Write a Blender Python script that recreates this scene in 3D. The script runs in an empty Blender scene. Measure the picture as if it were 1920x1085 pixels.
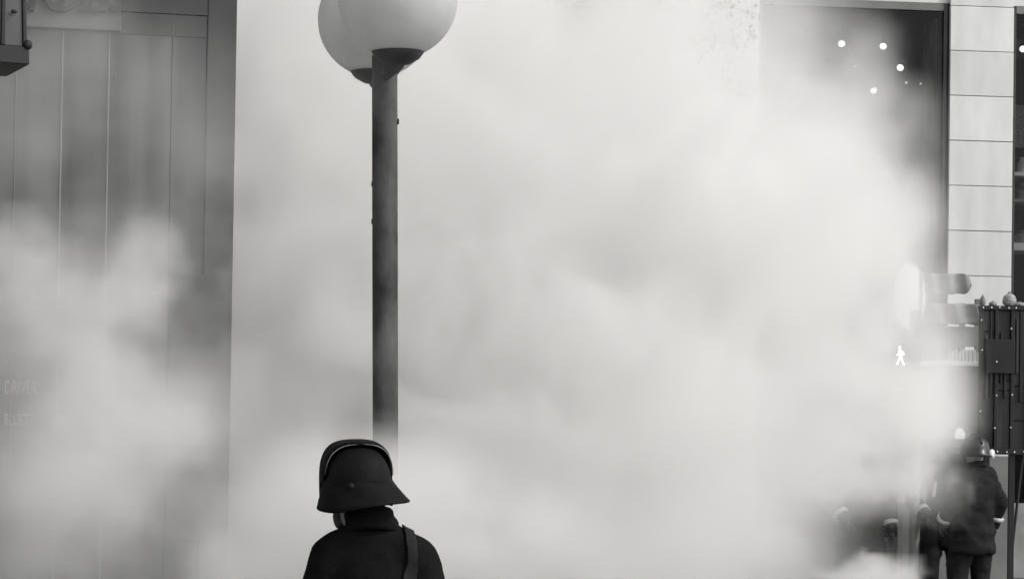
import bpy, bmesh, math, random
from mathutils import Vector, Matrix, Euler, noise as mnoise
random.seed(7)
R = math.radians
scene = bpy.context.scene
col = scene.collection

# ---------------------------------------------------------------- camera, sky, sun, exposure
F = 4700.0                       # focal length in photo pixels (1920 wide)
CAMZ, PITCH, ROLL, HZ = 1.85, R(1.2), 0.015, 790.0
SHIFT = (HZ - 542.5 - F*math.tan(PITCH))/1920.0
cd = bpy.data.cameras.new('camera'); cam = bpy.data.objects.new('camera', cd); col.objects.link(cam)
CROT = (Matrix.Rotation(R(90)+PITCH, 3, 'X') @ Matrix.Rotation(ROLL, 3, 'Z'))
cam.matrix_world = Matrix.Translation((0, 0, CAMZ)) @ CROT.to_4x4()
cd.sensor_width = 36; cd.lens = 36*F/1920; cd.shift_y = SHIFT
cd.clip_start = .1; cd.clip_end = 2000
scene.camera = cam

SUN_EL, SUN_AZ = R(40), R(112)    # azimuth measured from +Y (ahead) towards +X (right)
world = bpy.data.worlds.new('World'); scene.world = world; world.use_nodes = True
wn = world.node_tree; wn.nodes.clear()
wo = wn.nodes.new('ShaderNodeOutputWorld'); wb = wn.nodes.new('ShaderNodeBackground')
sk = wn.nodes.new('ShaderNodeTexSky'); sk.sky_type = 'NISHITA'; sk.sun_disc = False
sk.sun_elevation = SUN_EL; sk.sun_rotation = SUN_AZ; sk.air_density = 1.0; sk.dust_density = 2.0
bw = wn.nodes.new('ShaderNodeRGBToBW')
wn.links.new(sk.outputs[0], bw.inputs[0]); wn.links.new(bw.outputs[0], wb.inputs['Color'])
wn.links.new(wb.outputs[0], wo.inputs[0]); wb.inputs['Strength'].default_value = .15
sd = bpy.data.lights.new('sun', 'SUN'); sd.energy = 0.9; sd.angle = R(4); sd.color = (1, .985, .965)
sun = bpy.data.objects.new('sun', sd); col.objects.link(sun)
sdir = Vector((math.sin(SUN_AZ)*math.cos(SUN_EL), math.cos(SUN_AZ)*math.cos(SUN_EL), math.sin(SUN_EL)))
sun.rotation_euler = sdir.to_track_quat('Z', 'Y').to_euler(); sun.location = sdir*40
vs = scene.view_settings
vs.view_transform = 'Standard'; vs.look = 'None'; vs.gamma = 1; vs.use_curve_mapping = False; vs.exposure = .7
cy = scene.cycles
cy.use_denoising = True; cy.denoiser = 'OPENIMAGEDENOISE'
cy.volume_bounces = 7; cy.max_bounces = 12; cy.use_adaptive_sampling = True; cy.adaptive_threshold = .025; cy.volume_step_rate = 4.0; cy.volume_max_steps = 256
cy.sample_clamp_indirect = 6

def P(u, v, d):
    """photo pixel -> world point on the ray at forward distance d"""
    x = (u-960)/F; y = (542.5-v)/F + SHIFT*1920/F
    w = CROT @ Vector((x, y, -1)); w *= d/w.y
    return Vector((w.x, w.y, w.z+CAMZ))

# ---------------------------------------------------------------- materials
def mat(name, g, rough=.6, var=.15, scale=3., bump=0., metal=0., emit=0., spec=.5, detail=6, stretch=(1,1,1)):
    m = bpy.data.materials.new(name); m.use_nodes = True
    n = m.node_tree; b = n.nodes['Principled BSDF']
    c = g if isinstance(g, tuple) else (g*.995, g, g*.99)
    tc = n.nodes.new('ShaderNodeTexCoord'); mp = n.nodes.new('ShaderNodeMapping'); mp.inputs['Scale'].default_value = stretch
    n.links.new(tc.outputs['Object'], mp.inputs[0])
    nz = n.nodes.new('ShaderNodeTexNoise'); nz.inputs['Scale'].default_value = scale; nz.inputs['Detail'].default_value = detail
    n.links.new(mp.outputs[0], nz.inputs['Vector'])
    rp = n.nodes.new('ShaderNodeValToRGB')
    rp.color_ramp.elements[0].position = .3; rp.color_ramp.elements[1].position = .7
    rp.color_ramp.elements[0].color = (*[k*(1-var) for k in c], 1); rp.color_ramp.elements[1].color = (*[min(1, k*(1+var)) for k in c], 1)
    n.links.new(nz.outputs['Fac'], rp.inputs[0]); n.links.new(rp.outputs[0], b.inputs['Base Color'])
    b.inputs['Roughness'].default_value = rough; b.inputs['Metallic'].default_value = metal
    b.inputs['Specular IOR Level'].default_value = spec
    if bump:
        bp = n.nodes.new('ShaderNodeBump'); bp.inputs['Strength'].default_value = bump; bp.inputs['Distance'].default_value = .01
        n2 = n.nodes.new('ShaderNodeTexNoise'); n2.inputs['Scale'].default_value = scale*6; n2.inputs['Detail'].default_value = 4
        n.links.new(mp.outputs[0], n2.inputs['Vector'])
        n.links.new(n2.outputs['Fac'], bp.inputs['Height']); n.links.new(bp.outputs[0], b.inputs['Normal'])
    if emit:
        b.inputs['Emission Color'].default_value = (1, 1, .98, 1); b.inputs['Emission Strength'].default_value = emit
    return m
M = dict(
    collar=mat('collar_paint', .05, .6, .4, 8, .1),
    asphalt=mat('asphalt', .06, .9, .25, 8, .4), paving=mat('paving', .22, .85, .2, 2, .3), kerb=mat('kerbstone', .3, .8, .2, 5, .3),
    tile=mat('pale_cladding', .7, .55, .11, 2.2, .1, stretch=(1.6, 1, .5)), joint=mat('joint', .2, .9), cladback=mat('render_backing', .45, .8),
    stone=mat('pale_render', .6, .8, .1, .8, .1), darkframe=mat('dark_frame', .03, .4, .2), greyframe=mat('grey_frame', .16, .5, .2, 2),
    glassdark=mat('shop_glass_dark', .045, .2, .85, 2.2, stretch=(3, 1, .09)), blackwall=mat('dark_cladding', .04, .45, .3, 1, stretch=(3, 3, .2)),
    fascia=mat('fascia_panel', .08, .6, .15, 1, stretch=(3, 1, .3)), letterdark=mat('letter_dark', .02, .5), letterpale=mat('letter_pale', .36, .6),
    steel=mat('painted_steel', .048, .85, .65, 12, .3, stretch=(1, 1, .45)), steeldark=mat('dark_steel', .02, .4, .3, 6), galv=mat('galvanised', .35, .45, .15, 8, 0, .6),
    coat=mat('black_coat', .0085, .9, .3, 12, .4, spec=.05), helmet=mat('helmet_black', .009, .65, .4, 10, .2, spec=.06), leather=mat('leather', .0095, .7, .3, 14, .2, spec=.06),
    piping=mat('reflective_piping', .3, .3, .1, 20), strap=mat('webbing', .013, .8, .3, 40, .3, spec=.2), skin=mat('skin', .28, .55, .12, 10, .1),
    beard=mat('hair', .05, .8, .4, 60, .5), bgcoat=mat('turnout_coat', .009, .85, .3, 10, .4, spec=.2), bgtrous=mat('turnout_trousers', .011, .85, .3, 10, .4, spec=.2),
    stripe=mat('reflective_stripe', .4, .35, .12, 20), whitehelm=mat('helmet_white', .7, .25, .05, 6), darkhelm=mat('helmet_dark', .014, .3, .2, 8),
    glove=mat('glove', .045, .8, .3, 12), boot=mat('boot', .015, .5, .3, 12),
    lit=mat('lamp_lit', .8, .5, 0, emit=1.5), litman=mat('signal_lit', .8, .5, 0, emit=4), litdim=mat('lamp_lit_dim', .8, .5, 0, emit=.5),
    bulb=mat('bulb', .85, .15, 0, emit=.12), kioskpanel=mat('kiosk_panel', .032, .5, .6, 2.2, stretch=(5, 5, .35)), kioskdark=mat('kiosk_dark', .01, .5, .4, 3),
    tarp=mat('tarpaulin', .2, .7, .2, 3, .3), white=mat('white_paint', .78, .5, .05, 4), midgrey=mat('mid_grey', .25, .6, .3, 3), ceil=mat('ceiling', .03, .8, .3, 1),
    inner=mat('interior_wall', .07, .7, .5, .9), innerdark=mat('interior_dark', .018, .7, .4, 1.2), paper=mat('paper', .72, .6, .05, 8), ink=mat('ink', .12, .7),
    bark=mat('bark', .09, .9, .35, 8, .6), leaf=mat('leaf', .07, .6, .4, 3), roof=mat('roof_slate', .2, .8, .3, 3), perf=mat('perforated_panel', .3, .6, .4, 30),
    goods1=mat('goods_pale', .6, .5, .25, 9), goods2=mat('goods_grey', .2, .5, .5, 9), goods3=mat('goods_dark', .05, .4, .5, 9), knit=mat('striped_cloth', .3, .8, .7, 18, .3, stretch=(1, 1, 3)),
    signback=mat('sign_white', .75, .4, .05, 4), cabpane=mat('cabinet_pane', .055, .25, .35, 4, .1), cabframe=mat('cabinet_frame', .005, .6, .3, 4),
)
def m_globe():
    m = bpy.data.materials.new('opal_globe'); m.use_nodes = True; n = m.node_tree; n.nodes.clear()
    o = n.nodes.new('ShaderNodeOutputMaterial'); d = n.nodes.new('ShaderNodeBsdfDiffuse'); t = n.nodes.new('ShaderNodeBsdfTranslucent')
    g = n.nodes.new('ShaderNodeBsdfGlossy'); g.inputs['Roughness'].default_value = .3
    nz = n.nodes.new('ShaderNodeTexNoise'); nz.inputs['Scale'].default_value = 5; nz.inputs['Detail'].default_value = 8
    rp = n.nodes.new('ShaderNodeValToRGB'); rp.color_ramp.elements[0].color = (.74, .75, .735, 1); rp.color_ramp.elements[1].color = (.79, .79, .78, 1)
    rp.color_ramp.elements[0].position = .35; rp.color_ramp.elements[1].position = .62
    n.links.new(nz.outputs['Fac'], rp.inputs[0]); n.links.new(rp.outputs[0], d.inputs[0]); n.links.new(rp.outputs[0], t.inputs[0])
    a = n.nodes.new('ShaderNodeMixShader'); a.inputs[0].default_value = .5; n.links.new(d.outputs[0], a.inputs[1]); n.links.new(t.outputs[0], a.inputs[2])
    b = n.nodes.new('ShaderNodeMixShader'); b.inputs[0].default_value = .04; n.links.new(a.outputs[0], b.inputs[1]); n.links.new(g.outputs[0], b.inputs[2])
    n.links.new(b.outputs[0], o.inputs['Surface']); return m
M['globe'] = m_globe()
def per_object(m, amt):
    n = M[m].node_tree; b = n.nodes['Principled BSDF']; src = b.inputs['Base Color'].links[0].from_socket
    oi = n.nodes.new('ShaderNodeObjectInfo'); mr = n.nodes.new('ShaderNodeMapRange'); mr.inputs[3].default_value = 1-amt; mr.inputs[4].default_value = 1+amt
    n.links.new(oi.outputs['Random'], mr.inputs[0]); hs = n.nodes.new('ShaderNodeHueSaturation'); n.links.new(mr.outputs[0], hs.inputs['Value']); n.links.new(src, hs.inputs['Color']); n.links.new(hs.outputs[0], b.inputs['Base Color'])
per_object('tile', .06); per_object('kioskpanel', .55); per_object('glassdark', .1)
def m_glass(name, refl=.1, tint=.75):
    m = bpy.data.materials.new(name); m.use_nodes = True; n = m.node_tree; n.nodes.clear()
    o = n.nodes.new('ShaderNodeOutputMaterial'); t = n.nodes.new('ShaderNodeBsdfTransparent'); t.inputs[0].default_value = (tint, tint, tint, 1)
    g = n.nodes.new('ShaderNodeBsdfGlossy'); g.inputs['Roughness'].default_value = .03
    x = n.nodes.new('ShaderNodeMixShader'); x.inputs[0].default_value = refl
    n.links.new(t.outputs[0], x.inputs[1]); n.links.new(g.outputs[0], x.inputs[2]); n.links.new(x.outputs[0], o.inputs['Surface']); return m
M['glass'] = m_glass('shop_glass', .012)
M['glass2'] = m_glass('dark_tinted_glass', .07, .45)

# ---------------------------------------------------------------- mesh helpers
def finish(name, bm, m, parent=None, smooth=False, bevel=0):
    bmesh.ops.recalc_face_normals(bm, faces=bm.faces[:])
    me = bpy.data.meshes.new(name); bm.to_mesh(me); bm.free()
    if smooth:
        for p in me.polygons: p.use_smooth = True
    me.materials.append(M[m] if isinstance(m, str) else m)
    o = bpy.data.objects.new(name, me); col.objects.link(o)
    if parent: o.parent = parent
    if bevel:
        b = o.modifiers.new('bevel', 'BEVEL'); b.width = bevel; b.segments = 2; b.limit_method = 'ANGLE'
    return o
def bx(bm, x0, x1, y0, y1, z0, z1):
    c = Matrix.Translation(((x0+x1)/2, (y0+y1)/2, (z0+z1)/2)) @ Matrix.Diagonal((abs(x1-x0), abs(y1-y0), abs(z1-z0), 1))
    bmesh.ops.create_cube(bm, size=1, matrix=c)
def box(name, x0, x1, y0, y1, z0, z1, m, parent=None, bevel=.004):
    bm = bmesh.new(); bx(bm, x0, x1, y0, y1, z0, z1); return finish(name, bm, m, parent, bevel=bevel)
def frame_axes(d):
    d = d.normalized(); a = Vector((0, 0, 1)) if abs(d.z) < .9 else Vector((1, 0, 0))
    x = d.cross(a).normalized(); return x, d.cross(x)
def tube(bm, pts, rad, seg=12, cap=True):
    pts = [Vector(p) for p in pts]; rings = []
    if not hasattr(rad, '__len__'): rad = [rad]*len(pts)
    x = None
    for i, p in enumerate(pts):
        d = (pts[min(i+1, len(pts)-1)]-pts[max(i-1, 0)]).normalized()
        if x is None: x, y = frame_axes(d)
        else:
            x = (x-d*x.dot(d)).normalized(); y = d.cross(x)
        rings.append([bm.verts.new(p+(x*math.cos(t)+y*math.sin(t))*rad[i]) for t in [2*math.pi*k/seg for k in range(seg)]])
    for a, b in zip(rings, rings[1:]):
        for k in range(seg): bm.faces.new((a[k], a[(k+1) % seg], b[(k+1) % seg], b[k]))
    if cap:
        bm.faces.new(rings[0][::-1]); bm.faces.new(rings[-1])
def lathe(bm, prof, seg=32, c=(0, 0, 0), cap=True):
    c = Vector(c); rings = []
    for r, z in prof:
        rings.append([bm.verts.new(c+Vector((r*math.cos(2*math.pi*k/seg), r*math.sin(2*math.pi*k/seg), z))) for k in range(seg)])
    for a, b in zip(rings, rings[1:]):
        for k in range(seg): bm.faces.new((a[k], a[(k+1) % seg], b[(k+1) % seg], b[k]))
    if cap:
        bm.faces.new(rings[0][::-1]); bm.faces.new(rings[-1])
def ball(bm, c, r, seg=16, rings=10, rot=None):
    r = r if hasattr(r, '__len__') else (r, r, r)
    m = Matrix.Translation(Vector(c)) @ (rot.to_4x4() if rot else Matrix()) @ Matrix.Diagonal((*r, 1))
    top, bot = bm.verts.new(m @ Vector((0, 0, 1))), bm.verts.new(m @ Vector((0, 0, -1))); rows = []
    for j in range(1, rings):
        a = math.pi*j/rings
        rows.append([bm.verts.new(m @ Vector((math.sin(a)*math.cos(2*math.pi*k/seg), math.sin(a)*math.sin(2*math.pi*k/seg), math.cos(a)))) for k in range(seg)])
    for k in range(seg):
        k1 = (k+1) % seg; bm.faces.new((top, rows[0][k], rows[0][k1])); bm.faces.new((bot, rows[-1][k1], rows[-1][k]))
        for a, b in zip(rows, rows[1:]): bm.faces.new((a[k], b[k], b[k1], a[k1]))
def capsule(bm, a, b, ra, rb, seg=14):
    a, b = Vector(a), Vector(b); tube(bm, [a, b], [ra, rb], seg); ball(bm, a, ra, seg, 9); ball(bm, b, rb, seg, 9)
def remeshed(name, bm, m, parent=None, voxel=.02, smooth=6, wr=0., ws=8.):
    """closed overlapping shapes -> one continuous smooth surface; wr adds cloth folds"""
    me = bpy.data.meshes.new('tmp'); bm.to_mesh(me); bm.free(); t = bpy.data.objects.new('tmp', me); col.objects.link(t)
    r = t.modifiers.new('r', 'REMESH'); r.mode = 'VOXEL'; r.voxel_size = voxel
    s = t.modifiers.new('s', 'SMOOTH'); s.factor = .5; s.iterations = smooth
    dg = bpy.context.evaluated_depsgraph_get(); dg.update()
    out = bpy.data.meshes.new_from_object(t.evaluated_get(dg)); bpy.data.objects.remove(t); out.name = name
    out.materials.clear(); out.materials.append(M[m])
    if wr:
        co = [v.co.copy() for v in out.vertices]; no = [v.normal.copy() for v in out.vertices]; flat = []
        for c, n in zip(co, no):
            q = c*ws; q = Vector((q.x, q.y, q.z*1.6))
            flat.extend(c + n*(mnoise.noise(q)*wr + mnoise.noise(q*2.3)*wr*.4))
        out.vertices.foreach_set('co', flat); out.update()
    for p in out.polygons: p.use_smooth = True
    o = bpy.data.objects.new(name, out); col.objects.link(o)
    if parent: o.parent = parent
    return o
def empty(name, loc=(0, 0, 0), rz=0.):
    o = bpy.data.objects.new(name, None); col.objects.link(o); o.location = loc; o.rotation_euler = (0, 0, rz); o.empty_display_size = .2; return o
def tag(o, label, cat, group=None):
    o['label'] = label; o['category'] = cat
    if group: o['group'] = group
    return o
def struct(o): o['kind'] = 'structure'; return o
def copies(o, locs, parent):
    for l in locs:
        c = o.copy(); col.objects.link(c); c.location = l; c.parent = parent
def text(name, s, size, m, parent, loc, rot=(R(90), 0, 0), shear=0, depth=.008, space=1.):
    cu = bpy.data.curves.new('t', 'FONT'); cu.body = s; cu.size = size; cu.extrude = depth; cu.shear = shear; cu.space_character = space; cu.align_x = 'CENTER'
    t = bpy.data.objects.new('t', cu); col.objects.link(t); dg = bpy.context.evaluated_depsgraph_get(); dg.update()
    me = bpy.data.meshes.new_from_object(t.evaluated_get(dg)); bpy.data.objects.remove(t)
    me.materials.clear(); me.materials.append(M[m]); o = bpy.data.objects.new(name, me); col.objects.link(o); o.parent = parent; o.location = loc; o.rotation_euler = rot
    return o

# ---------------------------------------------------------------- ground
bm = bmesh.new(); bmesh.ops.create_grid(bm, x_segments=1, y_segments=1, size=400); struct(finish('road', bm, 'asphalt'))
struct(box('pavement', -30, 30, 24.2, 60, -.2, .12, 'paving', bevel=0))
struct(box('kerb', -30, 30, 24.02, 24.197, -.2, .125, 'kerb'))
bm = bmesh.new()
for k in range(7): bx(bm, -4+k*1.2, -3.4+k*1.2, 18.4, 22.2, .004, .008)
struct(finish('crossing_marking', bm, 'white'))

# ---------------------------------------------------------------- building on the right: white pillars, tall shop bays
BY, BYAW = 28.0, R(7.5)
pl, pr = P(1778, 400, BY), P(1893, 400, BY)
brt = empty('shop_building', (pl.x, BY, .12), BYAW)
tag(brt, 'tall shop front with white clad pillars and deep display windows', 'building')
S = F/BY
def zv(v, d): return P(1840, v, d).z - .12     # height above pavement for a pixel row near the right edge
cosb = math.cos(BYAW)
PW = (pr.x-pl.x)/cosb*1.06
BAY = 360/S*1.02
ztop = zv(6, BY)                               # head of the openings (roll included below)
def pillar(x0, x1, wname):
    th = 84.6/S
    z0 = zv(517, BY) % th
    bm = bmesh.new(); bx(bm, x0+.01, x1-.01, .03, .5, 0, ztop+2.2); p = finish(wname, bm, 'joint', brt, bevel=0)
    box('plinth', x0-.015, x1+.015, -.03, .5, 0, 1.42, 'greyframe', p, bevel=.006)
    z = z0-th
    while z < ztop+2.0:
        a = max(z, 0)+.004; b = z+th-.004
        if b-a > .05:
            t = box('cladding_panel', x0, x1, -.012+random.uniform(-.004, .004), .04, a, b, 'tile', p, bevel=.004)
        z += th
    return p
pillar(0, PW, 'pillar'); pillar(-BAY-1.0, -BAY, 'pillar'); pillar(PW+2.6, PW+3.3, 'pillar')
xl, xr = -BAY-1.0, PW+3.3
box('lintel', xl, xr, .06, .6, ztop, ztop+2.1, 'tile', brt, bevel=0)
box('parapet', xl-.1, xr+.1, -.05, .8, ztop+2.2, ztop+2.7, 'tile', brt)
box('floor_slab', xl, xr, .5, 9, -.1, .06, 'greyframe', brt, bevel=0)
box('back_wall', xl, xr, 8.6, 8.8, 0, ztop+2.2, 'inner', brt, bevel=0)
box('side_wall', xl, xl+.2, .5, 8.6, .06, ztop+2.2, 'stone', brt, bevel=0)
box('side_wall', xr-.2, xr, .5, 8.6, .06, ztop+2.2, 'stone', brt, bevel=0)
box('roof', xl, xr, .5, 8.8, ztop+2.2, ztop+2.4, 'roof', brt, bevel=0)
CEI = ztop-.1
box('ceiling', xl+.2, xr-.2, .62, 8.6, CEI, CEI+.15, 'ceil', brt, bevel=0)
# left bay: frame, glass, recess wall beside the pillar
box('window_frame', -.06, -.012, .05, .13, .06, ztop-.004, 'darkframe', brt)
box('window_frame', -BAY+.002, -BAY+.05, .05, .13, .06, ztop-.004, 'greyframe', brt)
box('window_frame', -BAY+.05, -.06, .05, .13, ztop-.09, ztop-.004, 'greyframe', brt)
box('window_pane', -BAY+.05, -.06, .085, .097, .5, ztop-.09, 'glass', brt, bevel=0)
box('stall_riser', -BAY+.05, -.06, .05, .2, .06, .5, 'darkframe', brt)
box('partition', -.02, .1, .5, .98, .06, CEI, 'midgrey', brt, bevel=0)
box('partition', -BAY+.06, -BAY+.2, .5, 2.3, .06, CEI, 'inner', brt, bevel=0)
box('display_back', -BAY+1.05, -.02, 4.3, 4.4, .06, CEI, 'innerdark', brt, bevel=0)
pt = P(1660, 162, BY+4); box('display_panel', -.9, -.62, 4.0, 4.05, zv(182, BY+4), zv(152, BY+4), 'white', brt)
for (v, dep) in ((300, 2.4), (520, 2.2), (690, 2.0)):
    box('display_shelf', -1.1, -.05, dep, dep+.5, zv(v, BY+dep), zv(v-5, BY+dep), 'white', brt)
# right bay
box('window_frame', PW+.002, PW+.05, .05, .13, .06, ztop-.004, 'darkframe', brt)
box('window_frame', PW+.05, PW+2.55, .05, .13, ztop-.09, ztop-.004, 'greyframe', brt)
box('window_pane', PW+.05, PW+2.55, .085, .097, .9, ztop-.09, 'glass', brt, bevel=0)
box('stall_riser', PW+.05, PW+2.55, .05, .2, .06, .9, 'midgrey', brt)
box('partition', PW-.14, PW-.002, .5, 2.6, .06, CEI, 'inner', brt, bevel=0)
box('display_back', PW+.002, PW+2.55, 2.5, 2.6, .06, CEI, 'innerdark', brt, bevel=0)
D2 = BY+1.3
for v0, v1, m in ((98, 76, 'midgrey'), (262, 180, 'perf'), (331, 324, 'white'), (380, 374, 'midgrey'), (470, 456, 'white'), (575, 566, 'midgrey')):
    box('display_shelf' if v0-v1 < 30 else 'perforated_panel', PW+.06, PW+2.5, 1.0 if v0-v1 < 30 else 1.9, 1.6 if v0-v1 < 30 else 1.95, zv(v0, D2), zv(v1, D2), m, brt)

# goods on the shelves of the right bay and lamps in the bays: things of their own
def world_of(root, l): return Matrix.Translation(root.location) @ root.rotation_euler.to_matrix().to_4x4() @ Vector(l)
def jar(loc, r, h, m, label, cat='jar'):
    bm = bmesh.new(); lathe(bm, [(r*.8, 0), (r, h*.08), (r, h*.6), (r*.55, h*.8), (r*.55, h*.88), (r*.62, h*.9), (r*.62, h)], 16)
    return tag(finish('display_jar', bm, m, smooth=False), label, cat, 'goods on the window shelves')
k = 0
for v in (324, 374, 456):
    for i in range(6):
        k += 1
        r = random.uniform(.05, .09); h = random.uniform(.14, .3)
        o = jar(None, r, h, random.choice(['goods1', 'goods2', 'goods3', 'goods1']), 'jar on %s shelf of the window right of the white pillar' % {324: 'the top', 374: 'the middle', 456: 'the broad pale'}[v])
        o.location = world_of(brt, (PW+.14+i*.2, 1.25, zv(v, D2)-.001))
spots = [(1578, 82, .052), (1656, 87, .052), (1688, 127, .055), (1638, 170, .052), (1603, 124, .03), (1699, 155, .022), (1726, 157, .016), (1918, 92, .05)]
names = ['round lit spotlight on the shop ceiling, brightest of the row by the window', 'round lit spotlight on the shop ceiling beside the bright round one', 'tilted oval spotlight on shop ceiling by the recess wall',
         'oval spotlight glowing beside the white display panel', 'thin slanted spotlight seen nearly edge on', 'small dim lamp beside the recess wall', 'tiny faint lamp closest to the recess wall', 'spotlight in the shop window right of the white pillar']
CW = CEI+.12
for (u, v, r), lab in zip(spots, names):
    q0 = P(u, v, 30); s = (CW-.22-CAMZ)/(q0.z-CAMZ); q = Vector((q0.x*s, q0.y*s, CW-.22))
    if u > 1900: q = P(u, v, 28.9)
    elif q.y > 31.2: q = P(u, v, 31.2)
    up = CW-q.z
    t = empty('ceiling_spotlight', q); tag(t, lab, 'spotlight', 'spotlights on the shop ceiling')
    aim = (Vector((0, 0, 1.6))-q).normalized(); tilt = Vector((random.uniform(-.3, .3), 0, -.45)); a = (aim+tilt).normalized()
    if u == 1603: a = (aim*.25+Vector((.7, 0, -.7))).normalized()
    r *= .78; bm = bmesh.new(); tube(bm, [-a*.14, Vector((0, 0, 0))], [r*.85, r*1.15], 20); finish('housing', bm, 'steeldark', t, True)
    bm = bmesh.new(); tube(bm, [a*.001, a*.006], r, 20); finish('lens', bm, 'lit' if r > .025 else 'litdim', t)
    bm = bmesh.new(); tube(bm, [-a*.1, Vector((-a.x*.1, -a.y*.1, up+.02))], .012, 8); finish('stem', bm, 'steeldark', t)

# ---------------------------------------------------------------- dark shop on the left
LD = 15.0; LY = R(13)
le = P(438, 500, LD)
left = empty('glazed_shop', (le.x, LD, 0), LY)       # local x runs left (negative) from the right corner
tag(left, 'dark glass shop front with faded window lettering and letters on its fascia', 'building')
cl = math.cos(LY)
def lx(u): 
    q = P(u, 500, LD); k = (u-960)/F
    # intersection of the pixel's vertical plane with the facade line
    t = (le.x - k*LD)/(k*math.sin(LY)-math.cos(LY)); return t
def lz(v, x=-.6):
    d = LD+x*math.sin(LY); return P(960+(le.x+x*math.cos(LY))/d*F, v, d).z
H = 7.0
box('corner_pilaster', lx(380), 0, .045, .4, 0, H, 'blackwall', left)
box('side_wall', -.25, -.004, .4, 4, 0, H, 'blackwall', left, bevel=0)
box('rear_wall', -5, -.25, 3.8, 4, 0, H, 'blackwall', left, bevel=0)
box('roof', -5, 0, -.02, 4, H, H+.2, 'roof', left)
box('upper_wall', -5, lx(380)-.002, .05, .3, lz(20), H, 'blackwall', left, bevel=0)
box('fascia_board', -5, lx(215), -.0, .048, lz(60), lz(-120), 'fascia', left)
xs = [-5, lx(20), lx(107), lx(195), lx(315), lx(380)]
for a, b in zip(xs, xs[1:]):
    box('window_pane', a+.0055, b-.0055, .06, .08, .45, lz(60), 'glassdark', left, bevel=0)
for u in (20, 107, 195, 315):
    box('mullion', lx(u)-.005, lx(u)+.005, .053, .1, .45, lz(20) if u > 200 else lz(62), 'greyframe' if u in (107, 195) else 'blackwall', left)
box('transom', -5, lx(380)-.002, .054, .12, lz(62), lz(22), 'blackwall', left, bevel=0)
box('stall_riser', -5, lx(380)-.002, -.01, .25, 0, .45, 'blackwall', left)
box('door_leaf', lx(318), lx(428), .02, .043, lz(1010), lz(510), 'blackwall', left)
for i, ch in enumerate('MONETS'):
    text('fascia_letter', ch, .30, 'letterdark', left, (lx(72+i*27), -.014, lz(22, lx(72+i*27))), shear=.25, depth=.012)
for s, u, v, sz in (('DRIVER', 40, 738, .115), ('SPIRIT', 128, 738, .1), ('BLUETT', 38, 797, .1), ('SHOE', 128, 797, .1), ('MILES', 85, 655, .06), ('SECOND', 84, 669, .06), ('C', 60, 562, .1), ('RS', 36, 708, .06)):
    text('window_lettering', s, sz, 'letterpale', left, (lx(u), .056, lz(v, lx(u))), depth=.002).scale = (.5, 1, 1)

# ---------------------------------------------------------------- far side of the square: pale gabled building
fb = empty('gabled_building', P(1000, 790, 46)*Vector((1, 1, 0)) + Vector((0, 0, .1)), R(-4)) if False else empty('gabled_building', (9.6, 47, .1), R(-4))
tag(fb, 'pale gabled building far behind the smoke', 'building')
bm = bmesh.new()
vv = [(-7, 0, 0), (3.4, 0, 0), (3.4, 0, 8.6), (-1.8, 0, 12.0), (-7, 0, 8.6)]
f0 = [bm.verts.new(v) for v in vv]; f1 = [bm.verts.new((x, 8, z)) for x, y, z in vv]
bm.faces.new(f0); bm.faces.new(f1[::-1])
for i in range(5): bm.faces.new((f0[i], f0[(i+1) % 5], f1[(i+1) % 5], f1[i]))
finish('wall', bm, 'stone', fb)
for s, (a, b) in enumerate((((-7.4, 8.34), (-1.8, 12.0)), ((-1.8, 12.0), (3.8, 8.34)))):
    bm = bmesh.new(); q = [bm.verts.new((x, y, z+dz)) for dz in (.02, .2) for (x, z) in (a, b) for y in (-.4, 8.3)]
    for f in ((0, 1, 3, 2), (4, 5, 7, 6), (0, 1, 5, 4), (2, 3, 7, 6), (0, 2, 6, 4), (1, 3, 7, 5)): bm.faces.new([q[i] for i in f])
    finish('roof_slope', bm, 'roof', fb)
for i in range(4):
    for j in range(2):
        x = -6+i*2.4; z = 1.2+j*3.3
        w = box('window', x, x+1.1, -.06, .03, z, z+1.8, 'white', fb)
        box('pane', x+.08, x+1.02, -.075, -.062, z+.08, z+1.72, 'inner', w, bevel=0)

# ---------------------------------------------------------------- tree in front of the shop
tb = P(1090, 700, 25.2); tree = empty('street_tree', (tb.x, 25.2, .12)); tag(tree, 'street tree with drooping twigs in front of the white pillar', 'tree')
bm = bmesh.new(); rng = random.Random(4); tips = []
def limb(p, d, L, r, n):
    pts = [p]; rad = [r]; q = p.copy(); dd = d.copy()
    for i in range(4):
        dd = (dd+Vector((rng.uniform(-.22, .22), rng.uniform(-.22, .22), rng.uniform(-.1, .12)-(.1 if n == 0 else 0)))).normalized(); q = q+dd*L/4; pts.append(q); rad.append(r*(1-.16*(i+1)))
    tube(bm, pts, rad, 7 if n > 1 else 5)
    if n == 0:
        tips.extend(pts[1:]); return
    for i in range(3 if n > 1 else 4):
        a = rng.uniform(0, 6.28); s = Vector((math.cos(a), math.sin(a), rng.uniform(-.3, .6) if n < 3 else .6)).normalized()
        limb(pts[rng.choice([2, 3, 4])], (dd*.6+s).normalized(), L*rng.uniform(.55, .75), r*.45, n-1)
limb(Vector((0, 0, -.05)), Vector((.03, 0, 1)), 4.6, .15, 4)
finish('trunk', bm, 'bark', tree, True)
bm = bmesh.new()
for t in tips:
    for k in range(13):
        c = t+Vector((rng.gauss(0, .16), rng.gauss(0, .16), rng.gauss(-.05, .14))); a = Euler((rng.uniform(0, 6), rng.uniform(0, 6), rng.uniform(0, 6))).to_matrix(); s = rng.uniform(.02, .038)
        w = [bm.verts.new(c+a @ Vector(q)*s) for q in ((-1, 0, 0), (0, -.5, .1), (1.1, 0, 0), (0, .5, .1))]; bm.faces.new(w)
finish('crown', bm, 'leaf', tree)

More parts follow.
